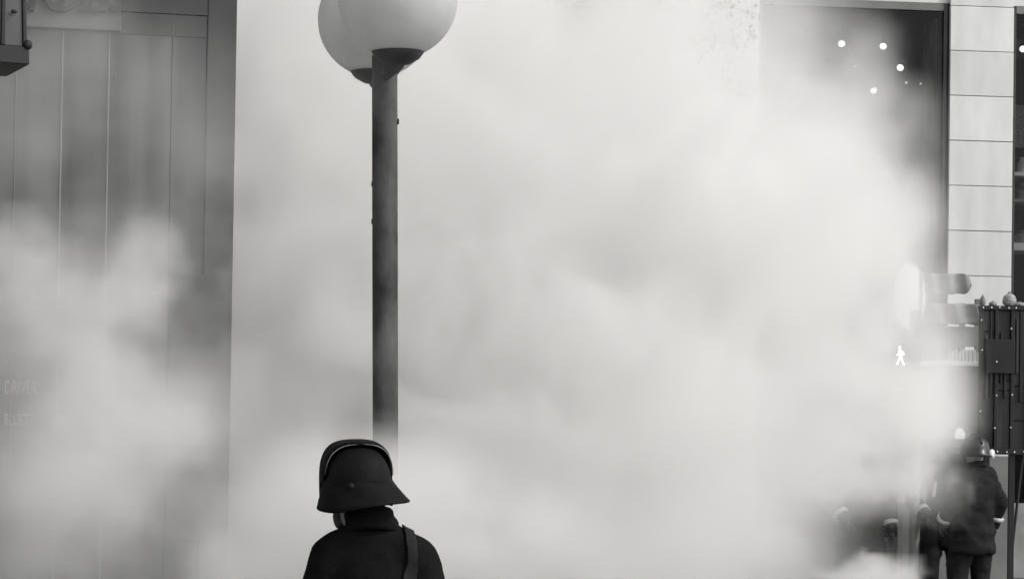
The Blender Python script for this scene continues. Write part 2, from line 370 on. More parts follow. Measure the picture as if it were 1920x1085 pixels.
# ---------------------------------------------------------------- double globe lamp
LPD = 11.5
lb = P(722, 520, LPD); sc = F/LPD
lamp = empty('globe_street_lamp', (lb.x, LPD, 0)); tag(lamp, 'grey steel lamp post carrying two large white globes', 'street lamp')
LEAN = -.018
lamp.rotation_euler = (0, LEAN, 0)
lamp.location.x = lb.x - LEAN*lb.z
topz = P(722, 118, LPD).z
pr_ = 24/sc
bm = bmesh.new(); lathe(bm, [(pr_*2.1, 0), (pr_*2.1, .05), (pr_*1.5, .12), (pr_*1.5, .55), (pr_*1.05, .62), (pr_, .7), (pr_, topz+.03), (pr_*.8, topz+.05)], 32); finish('pole', bm, 'steel', lamp, True)
bm = bmesh.new(); bx(bm, -pr_*1.02, -pr_*.6, -.05, .05, .9, 1.25); finish('service_door', bm, 'steeldark', lamp)
bm = bmesh.new()
for z in (P(722, 345, LPD).z, P(722, 415, LPD).z): tube(bm, [(-pr_*1.06, 0, z), (-pr_*.9, 0, z)], .012, 8)
tube(bm, [(pr_*.9, 0, P(722, 228, LPD).z), (pr_*1.12, 0, P(722, 228, LPD).z)], .014, 8); finish('bolt', bm, 'steeldark', lamp)
sep = .31; cz = P(745, -3, LPD-sep).z; gr = 113/F*(LPD-sep)
gx = lambda u, d: P(u, 60, d).x-(lamp.location.x + LEAN*cz)
arm0 = Vector((gx(745, LPD-sep), -sep, cz-gr*1.1)); arm1 = Vector((gx(703, LPD+sep), sep, cz-gr*1.1))
bm = bmesh.new(); tube(bm, [arm0, (0, 0, cz-gr*1.12), arm1], .03, 12); finish('cross_arm', bm, 'steel', lamp, True)
for a in (arm0, arm1):
    g = gr*(1 if a is arm0 else 1.005)
    bm = bmesh.new(); lathe(bm, [(gr*.1, -.005), (gr*.2, 0), (gr*.36, gr*.09), (gr*.44, gr*.2), (gr*.445, gr*.25), (gr*.40, gr*.27), (gr*.36, gr*.18)], 32, a); finish('globe_collar', bm, 'collar', lamp, True)
    bm = bmesh.new(); c = Vector((a.x, a.y, cz)); ball(bm, c, g, 48, 32); bmesh.ops.delete(bm, geom=[v for v in bm.verts if v.co.z < c.z-g*.93], context='VERTS')
    o = finish('globe', bm, 'globe', lamp, True)
    bm = bmesh.new(); lathe(bm, [(.03, -gr*.75), (.03, -gr*.45), (.045, -gr*.4), (.045, gr*.15), (.02, gr*.25)], 16, c); finish('bulb_holder', bm, 'white', lamp, True)

# ---------------------------------------------------------------- sign cabinet hanging into the top left corner
CD = 10.0
cb = P(-4, 60, CD); cab = empty('hanging_sign_cabinet', cb, R(24)); tag(cab, 'dark framed glass lantern box jutting in at the top corner beside the dark shop', 'lantern')
s = F/CD
w = .22
def taper(name, x0, x1, y0, y1, z0, z1, m, par, k=.06):
    bm = bmesh.new(); q = []
    for z in (z0, z1):
        f = 1-k*(z+.16)
        for (x, y) in ((x0, y0), (x1, y0), (x1, y1), (x0, y1)): q.append(bm.verts.new((x*f, y*f, z)))
    for f in ((0, 1, 2, 3), (4, 5, 6, 7), (0, 1, 5, 4), (1, 2, 6, 5), (2, 3, 7, 6), (3, 0, 4, 7)): bm.faces.new([q[i] for i in f])
    return finish(name, bm, m, par, bevel=.004)
zb = -.15; zt = .55
taper('bottom_frame', -.30, .085, -.2, .2, zb, zb+.07, 'cabframe', cab, .35)
taper('glass_panel', -.285, .065, -.185, .185, zb+.071, zt, 'cabpane', cab, .35)
for x in (-.29, -.02, .07):
    taper('frame_bar', x-.009, x+.009, -.197, -.18, zb+.071, zt, 'cabframe', cab, .35)
for y in (-.06, .07, .19):
    taper('frame_bar', .062, .074, y-.009, y+.009, zb+.071, zt, 'cabframe', cab, .35)
taper('top_frame', -.31, .09, -.205, .205, zt, zt+.05, 'cabframe', cab, .35)
bm = bmesh.new(); lathe(bm, [(.2, 0), (.1, .12), (.04, .2), (.02, .3)], 20, (-.08, 0, zt+.05)); finish('cap', bm, 'cabframe', cab)
bm = bmesh.new(); tube(bm, [(-.08, 0, zt+.3), (-.08, 0, zt+.75), (-.75, .2, zt+.85)], .02, 10); tube(bm, [(-.75, .2, zt+.86), (-.75, .2, zt+.3), (-.75, .2, -cb.z)], .045, 12); finish('bracket_post', bm, 'cabframe', cab, True)
bm = bmesh.new(); ball(bm, (.078, -.193, zb+.078), (.018, .014, .02), 10, 8); finish('latch', bm, 'cabframe', cab)
bm = bmesh.new(); ball(bm, (.02, -.197, .055), (.014, .006, .008), 10, 8); finish('rivet', bm, 'cabframe', cab)

# ---------------------------------------------------------------- pedestrian signal with round sign
SD = 23.4
sp = P(1697, 667, SD); sig = empty('pedestrian_signal', (sp.x, SD, 0)); tag(sig, 'pedestrian signal showing a lit white walking man in the smoke', 'traffic signal')
ms = F/SD
bm = bmesh.new(); lathe(bm, [(.09, 0), (.09, .03), (.052, .06), (.05, 3.3), (.03, 3.33)], 20, (.12, .09, 0)); finish('pole', bm, 'greyframe', sig, True)
zc = sp.z
def housing(z0, z1, name):
    o = box(name, -.14, .14, -.09, .09, z0, z1, 'steeldark', sig, bevel=.015); return o
housing(zc-.14, zc+.14, 'green_housing'); housing(zc+.15, zc+.43, 'red_housing')
bm = bmesh.new(); tube(bm, [(0, -.085, zc+.29), (0, -.1, zc+.29)], .1, 24); finish('red_lens', bm, 'steeldark', sig)
bm = bmesh.new()
wx = -.06
def seg2(a, b, r0, r1): tube(bm, [(wx+a[0], -.1, zc+a[1]), (wx+b[0], -.1, zc+b[1])], [r0, r1], 8)
ball(bm, (wx-.006, -.1, zc+.074), (.0125, .006, .014), 12, 8)
seg2((0, .046), (.004, -.006), .0165, .0125); seg2((0, -.008), (-.024, -.076), .0085, .0065); seg2((.005, -.008), (.03, -.076), .0085, .0065)
seg2((-.024, -.078), (-.038, -.079), .006, .005); seg2((.03, -.078), (.04, -.084), .006, .006)
seg2((.012, .046), (.033, .006), .007, .006); seg2((-.01, .042), (-.018, .01), .0065, .0055); seg2((-.018, .01), (-.038, .002), .0055, .0045)
finish('walking_man', bm, 'litman', sig)
bm = bmesh.new(); tube(bm, [(.0, .05, zc), (.12, .09, zc)], .02, 8); tube(bm, [(.0, .05, zc+.29), (.12, .09, zc+.29)], .02, 8); finish('bracket', bm, 'galv', sig)
sq = P(1702, 556, SD)
rs = empty('round_road_sign', (sp.x-.04, SD-.06, sq.z), 0); tag(rs, 'pale round road sign turned edgewards on the signal pole', 'road sign')
rs.rotation_euler = (0, 0, R(53))
bm = bmesh.new(); tube(bm, [(0, -.075, 0), (0, -.068, 0)], .31, 40); finish('plate', bm, 'signback', rs)
bm = bmesh.new()
lathe(bm, [(.3, -.004), (.318, -.004), (.318, .012), (.3, .012), (.3, -.004)], 40, cap=False); ring = finish('rim', bm, 'galv', rs); ring.rotation_euler = (R(90), 0, 0); ring.location = (0, -.07, 0)
bm = bmesh.new(); bx(bm, -.06, .06, -.067, .055, .1, .14); bx(bm, -.06, .06, -.067, .055, -.14, -.1); finish('clamp', bm, 'galv', rs)

# ---------------------------------------------------------------- kiosk with bulbs on its frame
KD = 25.6; ks = F/KD
k0 = P(1838, 712, KD); kio = empty('illuminated_kiosk', (k0.x, KD, .12)); tag(kio, 'dark framed kiosk panel with small bulbs along its frame', 'kiosk')
def kx(u): return (u-1838)/ks
def kz(v, u=1880): return P(u, v, KD).z-.12
KT, KB = kz(575), kz(846)
KR = kx(2060)
box('back_panel', 0, KR, .04, .07, KB, KT, 'kioskdark', kio, bevel=0)
cols_ = [1838, 1867, 1897, 1927, 1957, 1987, 2017, 2047]
for a, b in zip(cols_, cols_[1:]):
    zz = [KB+.03]+sorted(random.uniform(KB+.2, KT-.2) for _ in range(2))+[KT-.03]
    for z0, z1 in zip(zz, zz[1:]): box('panel', kx(a)+.015, kx(b)-.02, random.uniform(-.01, .005), .035, z0, z1-.008, 'kioskpanel', kio, bevel=.004)
for u in cols_:
    box('upright', kx(u)-.018, kx(u)+.018, -.035, .02, KB, KT, 'kioskdark', kio)
box('top_rail', -.02, KR, -.04, .06, KT-.035, KT+.01, 'kioskdark', kio); box('bottom_rail', -.02, KR, -.04, .06, KB-.03, KB+.03, 'kioskdark', kio)
for u in (1848, 1856, 1876, 1884, 1906, 1913, 1936, 1946):
    h0 = random.uniform(KB+.05, KT-.5); box('slat', kx(u)-random.uniform(.006, .016), kx(u)+random.uniform(.006, .016), -.03, .01, h0, min(KT-.04, h0+random.uniform(.4, 1.1)), random.choice(['kioskdark', 'kioskdark', 'kioskpanel']), kio)
box('hatch', kx(1846), kx(1901), -.06, -.036, kz(700), kz(636), 'kioskdark', kio)
bm = bmesh.new(); ball(bm, (0, 0, 0), (.0075, .009, .0085), 8, 6); b0 = finish('bulb', bm, 'bulb', kio, True)
bl = []
for i in range(12): bl.append((kx(1841+i*15.6), -.052, KT-.012)); bl.append((kx(1855+i*16), -.052, KB+.002))
for u in (1866, 1895, 1925, 1955, 1985):
    for v in (617, 678, 740, 801): bl.append((kx(u), -.047 if not(1846 < u < 1901 and 636 < v < 700) else -.07, kz(v, u)))
for v in (712, 770, 600, 655): bl.append((0, -.047, kz(v, 1838)))
bl = [(x+random.uniform(-.008, .008), y, z+random.uniform(-.006, .006)) for x, y, z in bl if random.random() > .12]
b0.location = bl[0]; copies(b0, bl[1:], kio)
for u in (1852, 1899, 1960, 2030): box('leg', kx(u)-.03, kx(u)+.03, 0, .05, 0, KB-.03, 'kioskdark', kio)
bm = bmesh.new(); tube(bm, [(kx(1920), .02, KB-.03), (kx(1896), .02, .2)], .015, 8); finish('brace', bm, 'kioskdark', kio)
# rounded bundles and small wrapped figure on the kiosk's roof
def bundle(u, v, rx, rz, label, m='knit', stem=True):
    q = P(u, v, KD); t = empty('wrapped_ornament', (q.x, KD+.01, k0.z*0+KT+.12+.009)); tag(t, label, 'ornament')
    bm = bmesh.new(); prof = [(rx*.5, 0), (rx*.95, rz*.3), (rx, rz*.9), (rx*.85, rz*1.5), (rx*.4, rz*1.95), (.004, rz*2.02)]; lathe(bm, prof, 18); finish('wrap', bm, m, t, True)
    bm = bmesh.new(); lathe(bm, [(rx*.35, rz*1.9), (rx*.15, rz*2.1), (rx*.3, rz*2.25), (.003, rz*2.3)], 10); finish('knot', bm, m, t, True); return t
bundle(1893, 565, .072, .064, 'large striped cloth bundle on the kiosk roof'); bundle(1843, 565, .03, .05, 'narrow dark bundle on the corner of the kiosk roof', 'goods2')
bundle(1862, 571, .042, .022, 'low squat bundle on the kiosk roof', 'goods2'); bundle(1912, 571, .06, .02, 'flat wide bundle on the kiosk roof next to the striped one', 'knit')

# stall beside the kiosk: posts, rolled awnings, counter with boxes, notice
stl = empty('market_stall', (k0.x, KD+.5, .12)); tag(stl, 'grey open stall with rounded canvas flaps and white counter beside the kiosk', 'stall')
d2 = KD+.5; s2 = F/d2
def sx(u): return P(u, 700, d2).x-k0.x
def sz(v, u=1800): return P(u, v, d2).z-.12
for u in (1716, 1832):
    for y in (0, .9): box('post', sx(u)-.03, sx(u)+.03, y-.03, y+.03, 0, sz(560), 'greyframe', stl)
def roll(u0, u1, v0, v1, m='tarp'):
    r = (v1-v0)/2/s2; z = sz((v0+v1)/2); bm = bmesh.new(); rows = []
    for i in range(41):
        t = i/40; e = (max(0, 1-max(0, (t-.8)/.2)**2.4))**.5; x = sx(u0)+(sx(u1)-sx(u0))*t; row = []
        for k in range(9):
            q = k/8*2-1; zz = z+q*r*max(e, .03)*(1 if q > 0 else 1.04+.06*math.sin(t*23))
            row.append(bm.verts.new((x, -.1+.022*math.sin(t*19+q*.8)+.014*mnoise.noise(Vector((x*7, q*2, u1))), zz)))
        rows.append(row)
    for a, b in zip(rows, rows[1:]):
        for k in range(8): bm.faces.new((a[k], a[k+1], b[k+1], b[k]))
    o = finish('canvas_flap', bm, m, stl, True); sm = o.modifiers.new('s', 'SOLIDIFY'); sm.thickness = .012; return o
roll(1718, 1816, 514, 551); roll(1718, 1841, 570, 608)
box('valance', sx(1712), sx(1838), -.045, -.02, sz(650), sz(612), 'tarp', stl)
box('counter', sx(1712), sx(1840), -.12, .95, sz(686), sz(678), 'white', stl)
box('front_board', sx(1716), sx(1836), -.05, -.02, 0, sz(686), 'midgrey', stl)
box('back_board', sx(1716), sx(1836), .92, .95, 0, sz(610), 'tarp', stl)
box('notice', sx(1741), sx(1768), -.075, -.052, sz(778), sz(722), 'paper', stl)
for v in (742, 752, 757, 762): box('notice_print', sx(1748), sx(1762), -.08, -.0755, sz(v+2), sz(v-1 if v > 745 else v-6), 'ink', stl, bevel=0)
for i in range(9):
    u = 1778+i*6.2 if i < 6 else 1816+(i-6)*7.5; h = random.uniform(17, 24)
    bm = bmesh.new(); wv = .011 if i < 6 else .018
    bx(bm, -wv, wv, -.08, .08, 0, h/s2); bx(bm, -wv*.7, wv*.7, -.084, -.0795, h/s2*.2, h/s2*.3)
    o = finish('book', bm, random.choice(['goods1', 'white', 'paper']), None, bevel=.003); o.location = (k0.x+sx(u), d2-.02, .12+sz(678)-.001); o.rotation_euler = (0, random.uniform(-.06, .06), 0)
    tag(o, 'upright pale book on the white stall counter', 'book', 'books on the stall counter')

# ---------------------------------------------------------------- people
def hand(bm, wrist, d, up, s, r=.0095, curl=.5):
    """palm, four fingers, thumb; d = direction of fingers, up = back of the hand"""
    d = d.normalized(); up = (up-d*up.dot(d)).normalized(); side = d.cross(up)*s
    for k in range(3):
        o = side*(.026*(k-1)); capsule(bm, wrist+o*.7, wrist+d*.08+o*1.05, .017, .015, 8)
    for k, L in enumerate((.07, .08, .074, .056)):
        a = wrist+d*.085+side*(.031-.0205*k); p = a
        for j in range(3):
            ang = curl*(j+.6)*.75; q = p+(d*math.cos(ang)-up*math.sin(ang))*L*(.45, .32, .25)[j]; capsule(bm, p, q, r*(1.05-.08*j), r*(1-.1*j), 8); p = q
    a = wrist+d*.025+side*.03; b = a+(d*.7+side*.8-up*.2).normalized()*.042; c = b+(d*.95+side*.15-up*.35).normalized()*.034
    capsule(bm, a, b, .014, .012, 8); capsule(bm, b, c, .0115, .01, 8)

def person(loc, yaw, label, pose, helm, coat='bgcoat', trous='bgtrous', hem=.72, stripes=True, voxel=.017, hd=(0, 0, 0), wr=.017, wd=1., ho=(0, 0, 0), sc=1., lampside=False):
    t = empty('person', loc, yaw); t.scale = (sc,)*3; tag(t, label, 'person')
    J = dict(hipL=(-.095, 0, .92), hipR=(.095, 0, .92), kneeL=(-.12, .03, .5), kneeR=(.12, .03, .5), ankL=(-.13, -.02, .1), ankR=(.13, -.02, .1),
             shL=(-.2, 0, 1.415), shR=(.2, 0, 1.415), elL=(-.27, -.02, 1.13), elR=(.27, -.02, 1.13), wrL=(-.28, .08, .89), wrR=(.28, .08, .89))
    J.update(pose); J = {k: Vector(v) for k, v in J.items()}
    lean = J.get('lean', Vector((0, 0, 0)))
    # body: one surface under the clothes
    bm = bmesh.new()
    hc = Vector((0, .015, 1.62))+lean+Vector(ho); rot = Euler(hd).to_matrix()
    ball(bm, hc, (.074, .094, .108), 20, 14, rot); 
    for c, r in (((0, .03, -.07), (.052, .06, .055)), ((0, .098, -.012), (.013, .02, .02)), ((-.076, -.005, -.012), (.012, .02, .03)), ((.076, -.005, -.012), (.012, .02, .03)), ((0, .088, -.055), (.024, .014, .009)), ((0, .075, .02), (.055, .022, .012))):
        ball(bm, hc+rot @ Vector(c), r, 12, 8, rot)
    capsule(bm, lean+Vector((0, -.012, 1.42)), hc+Vector((0, -.01, -.06)), .062, .055)
    capsule(bm, (0, 0, 1.0), lean*.8+Vector((0, 0, 1.36)), .11, .12)
    for s_ in 'LR':
        capsule(bm, lean*.8+Vector((0, 0, 1.38)), J['sh'+s_], .07, .05); capsule(bm, J['sh'+s_], J['el'+s_], .05, .042); capsule(bm, J['el'+s_], J['wr'+s_], .042, .03)
        capsule(bm, (0, 0, .98), J['hip'+s_], .09, .085); capsule(bm, J['hip'+s_], J['knee'+s_], .085, .055); capsule(bm, J['knee'+s_], J['ank'+s_], .055, .04)
    remeshed('body', bm, 'skin', t, .011, 3)
    # eyes
    for e in (-1, 1):
        bm = bmesh.new(); ball(bm, hc+rot @ Vector((e*.031, .083, .004)), (.012, .008, .008), 10, 8, rot); finish('eye', bm, 'white', t, True)
    # coat
    bm = bmesh.new()
    rings_ = []
    for z, rx, ry, f in ((hem-.02, .232*wd, .172, .1), (hem+.02, .236*wd, .175, .1), (.9, .222*wd, .16, .2), (1.05, .205*wd, .148, .4), (1.2, .215*wd, .148, .7), (1.32, .215*wd, .142, .9), (1.40, .17*wd, .115, 1.), (1.46, .1, .09, 1.), (1.5, .075, .075, 1.)):
        c = lean*f+Vector((0, 0, z)); rings_.append([bm.verts.new(c+Vector((rx*math.cos(2*math.pi*k/28), ry*math.sin(2*math.pi*k/28), 0))) for k in range(28)])
    for a, b in zip(rings_, rings_[1:]):
        for k in range(28): bm.faces.new((a[k], a[(k+1) % 28], b[(k+1) % 28], b[k]))
    bm.faces.new(rings_[0][::-1]); bm.faces.new(rings_[-1])
    for e, s_ in ((-1, 'L'), (1, 'R')):
        c = lean*.9+Vector((e*.1*wd, 0, 1.3)); capsule(bm, c, J['sh'+s_]-Vector((e*.03, 0, .01)), .11, .092)
        capsule(bm, J['sh'+s_]-Vector((e*.01, 0, .01)), J['el'+s_], .092, .074); capsule(bm, J['el'+s_], J['wr'+s_], .074, .06)
        capsule(bm, lean+Vector((e*.03, -.01, 1.46)), lean*.95+Vector((e*.14, -.005, 1.4)), .082, .085)
    remeshed('coat', bm, coat, t, voxel, 7, wr)
    bm = bmesh.new()
    cpts = [lean+Vector((.083*math.sin(a), -.012+.083*math.cos(a)*.95, 1.5-.022*math.cos(a))) for a in [2*math.pi*k/20+.001 for k in range(21)]]
    tube(bm, cpts, .02, 8); c2 = [p+Vector((0, 0, .025)) for p in cpts]; tube(bm, c2, .015, 8); 
    if not helm:
        for h_ in (.045, .062): tube(bm, [p*Vector((.97, .97, 1))+Vector((0, 0, h_)) if False else Vector((p.x*.93-.012, p.y*.93, p.z+h_)) for p in cpts], .014, 8)
    remeshed('collar', bm, coat, t, .008, 4)
    bm = bmesh.new()
    for s_ in 'LR':
        capsule(bm, J['hip'+s_]+Vector((0, 0, .05)), J['knee'+s_], .125, .098); capsule(bm, J['knee'+s_], J['ank'+s_], .098, .088)
    capsule(bm, J['hipL'], J['hipR'], .12, .12); remeshed('trousers', bm, trous, t, voxel, 6, wr)
    for s_ in 'LR':
        bm = bmesh.new(); a = J['ank'+s_]; z0 = a.z-.1
        capsule(bm, a+Vector((0, 0, .06)), a+Vector((0, -.01, -.03)), .066, .062, 12); capsule(bm, Vector((a.x, a.y-.03, z0+.052)), Vector((a.x*1.03, a.y+.17, z0+.045)), .052, .046, 12)
        bx(bm, a.x-.052, a.x+.052, a.y-.085, a.y+.2, z0, z0+.028); remeshed('boot', bm, 'boot', t, .012, 4)
        bm = bmesh.new(); d = (J['wr'+s_]-J['el'+s_]).normalized(); d = (d+Vector((0, .1, -.35))).normalized(); e = -1 if s_ == 'L' else 1
        hand(bm, J['wr'+s_], d, Vector((e, 0, .1)), 1 if s_ == 'R' else -1, curl=.55); capsule(bm, J['wr'+s_]-d*.05, J['wr'+s_]+d*.03, .04, .032, 10); remeshed('glove', bm, 'glove', t, .0065, 2)
    if stripes:
        def band(a, b, f, ra, name='reflective_stripe', wd=.019):
            p = a.lerp(b, f); d = (b-a).normalized(); bm = bmesh.new(); tube(bm, [p-d*wd, p+d*wd], ra, 24); o = finish(name, bm, 'stripe', t, True)
        for s_ in 'LR':
            band(J['el'+s_], J['wr'+s_], .72, .076); band(J['knee'+s_], J['ank'+s_], .35, .106)
    H = empty('helmet'); bpy.data.objects.remove(H)
    if helm:
        bm = bmesh.new(); hb = hc+Vector((0, -.01, .03)); g = 24
        prof = [(.150, -.035), (.134, -.02), (.130, .03), (.118, .075), (.088, .112), (.045, .132), (.003, .138)]
        pr2 = [(r*1.0, z) for r, z in prof]; lathe(bm, pr2, g, (0, 0, 0), True)
        for v_ in bm.verts:
            v_.co.y *= 1.14
            if v_.co.z < -.03 and v_.co.y < 0: v_.co.y -= .03; v_.co.z -= .02
        hm = finish('helmet', bm, helm, t, True); hm.location = hb; hm.rotation_euler = hd
        bm = bmesh.new(); tube(bm, [(0, .15*math.cos(a), .02+.13*math.sin(a)) for a in [math.pi*(.3+.6*k/12) for k in range(13)]], .012, 8); finish('crest', bm, helm, hm, True)
        bm = bmesh.new(); q = [bm.verts.new(v_) for v_ in ((-.042, .15, -.005), (.042, .15, -.005), (.05, .146, .04), (.026, .132, .082), (0, .126, .094), (-.026, .132, .082), (-.05, .146, .04))]; bm.faces.new(q)
        sh = finish('front_shield', bm, 'whitehelm', hm); sm = sh.modifiers.new('s', 'SOLIDIFY'); sm.thickness = .008; sm.offset = 0
        if lampside:
            bm = bmesh.new(); lathe(bm, [(.02, 0), (.042, .008), (.045, .03), (.036, .042), (.003, .046)], 18); lm_ = finish('helmet_lamp', bm, 'whitehelm', hm, True); lm_.location = (.1, -.095, -.03); lm_.rotation_euler = (R(90), 0, R(40))
    return t, hc, J

# man in the foreground, seen from behind
FD = 9.0; fu = F/FD
fo = P(698, 960, FD)
YAW = R(10)
man, hc, J = person((fo.x, FD, 0), R(4), 'person from behind in a black coat and black helmet with flared neck guard', dict(
    shL=(-.145, 0, 1.36), shR=(.168, 0, 1.35), elL=(-.21, -.03, 1.07), elR=(.25, -.02, 1.07), wrL=(-.26, .1, .86), wrR=(.27, .1, .86), lean=(0, 0, -.045)),
    None, coat='coat', trous='coat', stripes=False, voxel=.012, hd=(0, 0, R(30)), wr=.007, wd=.88, ho=(-.05, 0, 0))
hel = empty('helmet', hc+Vector((-.008, -.0, .033))); hel.parent = man; hel.rotation_euler = (R(2), R(-2), YAW); hel.scale = (.965, 1, 1); hel.location.x += .004
def shell(a, b, c, y0, y1, off=0, nu=40, nv=22, zc=0., zmin=-.05):
    bm = bmesh.new(); ball(bm, (0, 0, zc), (a+off, b+off, c+off), nu, nv)
    bmesh.ops.delete(bm, geom=[v for v in bm.verts if v.co.z < zmin], context='VERTS'); return bm
def boxy(bm, a, b, c, n=2.7, zc=0.):
    for v in bm.verts:
        q = Vector((v.co.x/a, v.co.y/b, (v.co.z-zc)/c)); k = (abs(q.x)**n+abs(q.y)**n+abs(q.z)**n)**(1/n)
        if k > 1e-6: f = q.length/k; v.co = Vector((v.co.x*f, v.co.y*f, zc+(v.co.z-zc)*f))
bm = shell(.122, .148, .145, 0, 0); boxy(bm, .122, .148, .145, 2.4)
finish('shell', bm, 'helmet', hel, True)
bm = bmesh.new(); ball(bm, (0, .012, .004), (.1315, .158, .164), 48, 30); boxy(bm, .1315, .158, .160, 3.2, .004)
def fz(co): return co.y+.02+.25*(co.z)
bmesh.ops.delete(bm, geom=[v for v in bm.verts if fz(v.co) < 0 or v.co.z < -.045], context='VERTS')
fs = finish('front_shell', bm, 'helmet', hel, True); sm = fs.modifiers.new('s', 'SOLIDIFY'); sm.thickness = .012
pts = []
for k in range(33):
    a = math.pi*k/32; f_ = 1/((abs(math.cos(a))**2.9+abs(math.sin(a))**2.9)**(1/2.9)); x = .1305*math.cos(a)*f_; z = .001+.154*math.sin(a)*f_
    y = -.022-.25*z; pts.append((x, y, z))
for seg_ in ((3, 15), (17, 29)):
    bm = bmesh.new(); n_ = pts[seg_[0]:seg_[1]+1]; tube(bm, n_, [.0004+.0011*math.sin(math.pi*i/(len(n_)-1)) for i in range(len(n_))], 6); finish('reflective_piping', bm, 'piping', hel, True)
bm = bmesh.new(); NS = 56; rows = []
for j in range(7):
    t_ = j/6; row = []
    for k in range(NS+1):
        a = math.pi*2*(.02+.96*k/NS) + math.pi/2          # opens at the face (+y)
        back = max(0, -math.sin(a)); side = abs(math.cos(a))
        rt = max(0, math.cos(a-R(-50)))**1.5; lf = max(0, -math.cos(a))
        fl = (t_**1.1)*(.006+.03*back+.062*rt+.022*lf**3); r = Vector((math.cos(a)*(.126+fl), math.sin(a)*(.148+fl), .03-t_*(.082+.022*lf+.02*max(back-rt, 0)-.005*rt)))
        row.append(bm.verts.new(r))
    rows.append(row)
for a, b in zip(rows, rows[1:]):
    for k in range(NS): bm.faces.new((a[k], a[k+1], b[k+1], b[k]))
ng = finish('neck_guard', bm, 'leather', hel, True); sm = ng.modifiers.new('s', 'SOLIDIFY'); sm.thickness = .005
bm = bmesh.new(); lathe(bm, [(.0, 0), (.012, 0), (.012, .008), (.0, .01)], 16, cap=False); bd = finish('badge', bm, 'strap', hel, True); bd.rotation_euler = (R(90), 0, 0); bd.location = (-.052, -.142, .012)
for s_ in (-1, 1):
    for z, r in ((.01, .016), (-.055, .02)):
        bm = bmesh.new(); ball(bm, (s_*(.127 if z > 0 else .133), .03, z), (.012, r, r), 12, 8); finish('side_knob', bm, 'helmet', hel, True)
bm = bmesh.new(); q = hc+Vector((-.06, .05, -.075))
ball(bm, q, (.032, .035, .05), 14, 10); ball(bm, q+Vector((.03, .02, -.025)), (.04, .04, .03), 14, 10); remeshed('beard', bm, 'beard', man, .006, 2, .002, 90)
# bag strap over the right shoulder
bm = bmesh.new(); sp_ = [(.155, .155, 1.2), (.148, .12, 1.36), (.14, .06, 1.468), (.138, 0, 1.492), (.142, -.06, 1.472), (.148, -.115, 1.4), (.143, -.155, 1.27), (.12, -.165, 1.1), (.06, -.165, .95)]
for i, (a, b) in enumerate(zip(sp_, sp_[1:])):
    a, b = Vector(a), Vector(b)
    x = Vector((.021, 0, 0)); vs_ = [bm.verts.new(p) for p in (a-x, a+x, b+x, b-x)]; bm.faces.new(vs_)
bmesh.ops.remove_doubles(bm, verts=bm.verts[:], dist=.001)
st = finish('bag_strap', bm, 'strap', man, True); ss = st.modifiers.new('d', 'SUBSURF'); ss.subdivision_type = 'SIMPLE'; ss.levels = ss.render_levels = 3
sw = st.modifiers.new('w', 'SHRINKWRAP'); sw.target = [c for c in man.children if c.name.startswith('coat')][0]; sw.offset = .004; sw.wrap_mode = 'OUTSIDE_SURFACE'
sm = st.modifiers.new('s', 'SOLIDIFY'); sm.thickness = .006; sm.offset = 1

# three crew members in the smoke by the signal
def at(u, d): return (P(u, 900, d).x, d, 0)
person(at(1824, 23.0), R(28), 'person in dark turnout coat seen from behind, round lamp on helmet, beside the kiosk', dict(
    shL=(-.19, 0, 1.43), shR=(.19, .02, 1.43), elR=(.27, -.06, 1.17), wrR=(.25, .0, .97), elL=(-.25, .0, 1.15), wrL=(-.2, .17, .98), kneeL=(-.12, .06, .5), lean=(.02, 0, .0)), 'darkhelm', hd=(0, 0, R(-10)), lampside=True)
t_, _, _ = person(at(1772, 23.6), R(172), 'person in dark turnout gear facing the street with white shield on helmet', dict(
    kneeR=(.14, .14, .52), ankR=(.15, -.06, .12), elL=(-.3, .05, 1.16), wrL=(-.15, .24, 1.0), elR=(.3, 0, 1.14), wrR=(.17, .22, .98), lean=(-.09, 0, .04)), 'darkhelm', hd=(0, 0, R(12)), sc=1.04)
bm = bmesh.new(); q = [bm.verts.new(v_) for v_ in ((.09, .162, 1.16), (.12, .165, 1.16), (.10, .158, 1.3), (.075, .155, 1.3))]; bm.faces.new(q); o = finish('reflective_stripe', bm, 'stripe', t_); sm = o.modifiers.new('s', 'SOLIDIFY'); sm.thickness = .012; sm.offset = 0
person(at(1614, 23.4), R(190), 'person veiled by dense smoke with striped cuffs beside the signal pole', dict(
    kneeL=(-.15, .08, .5), kneeR=(.13, -.02, .5), elR=(.33, .06, 1.17), wrR=(.22, .22, 1.0), lean=(.03, 0, 0)), 'darkhelm', hd=(R(-6), 0, 0))

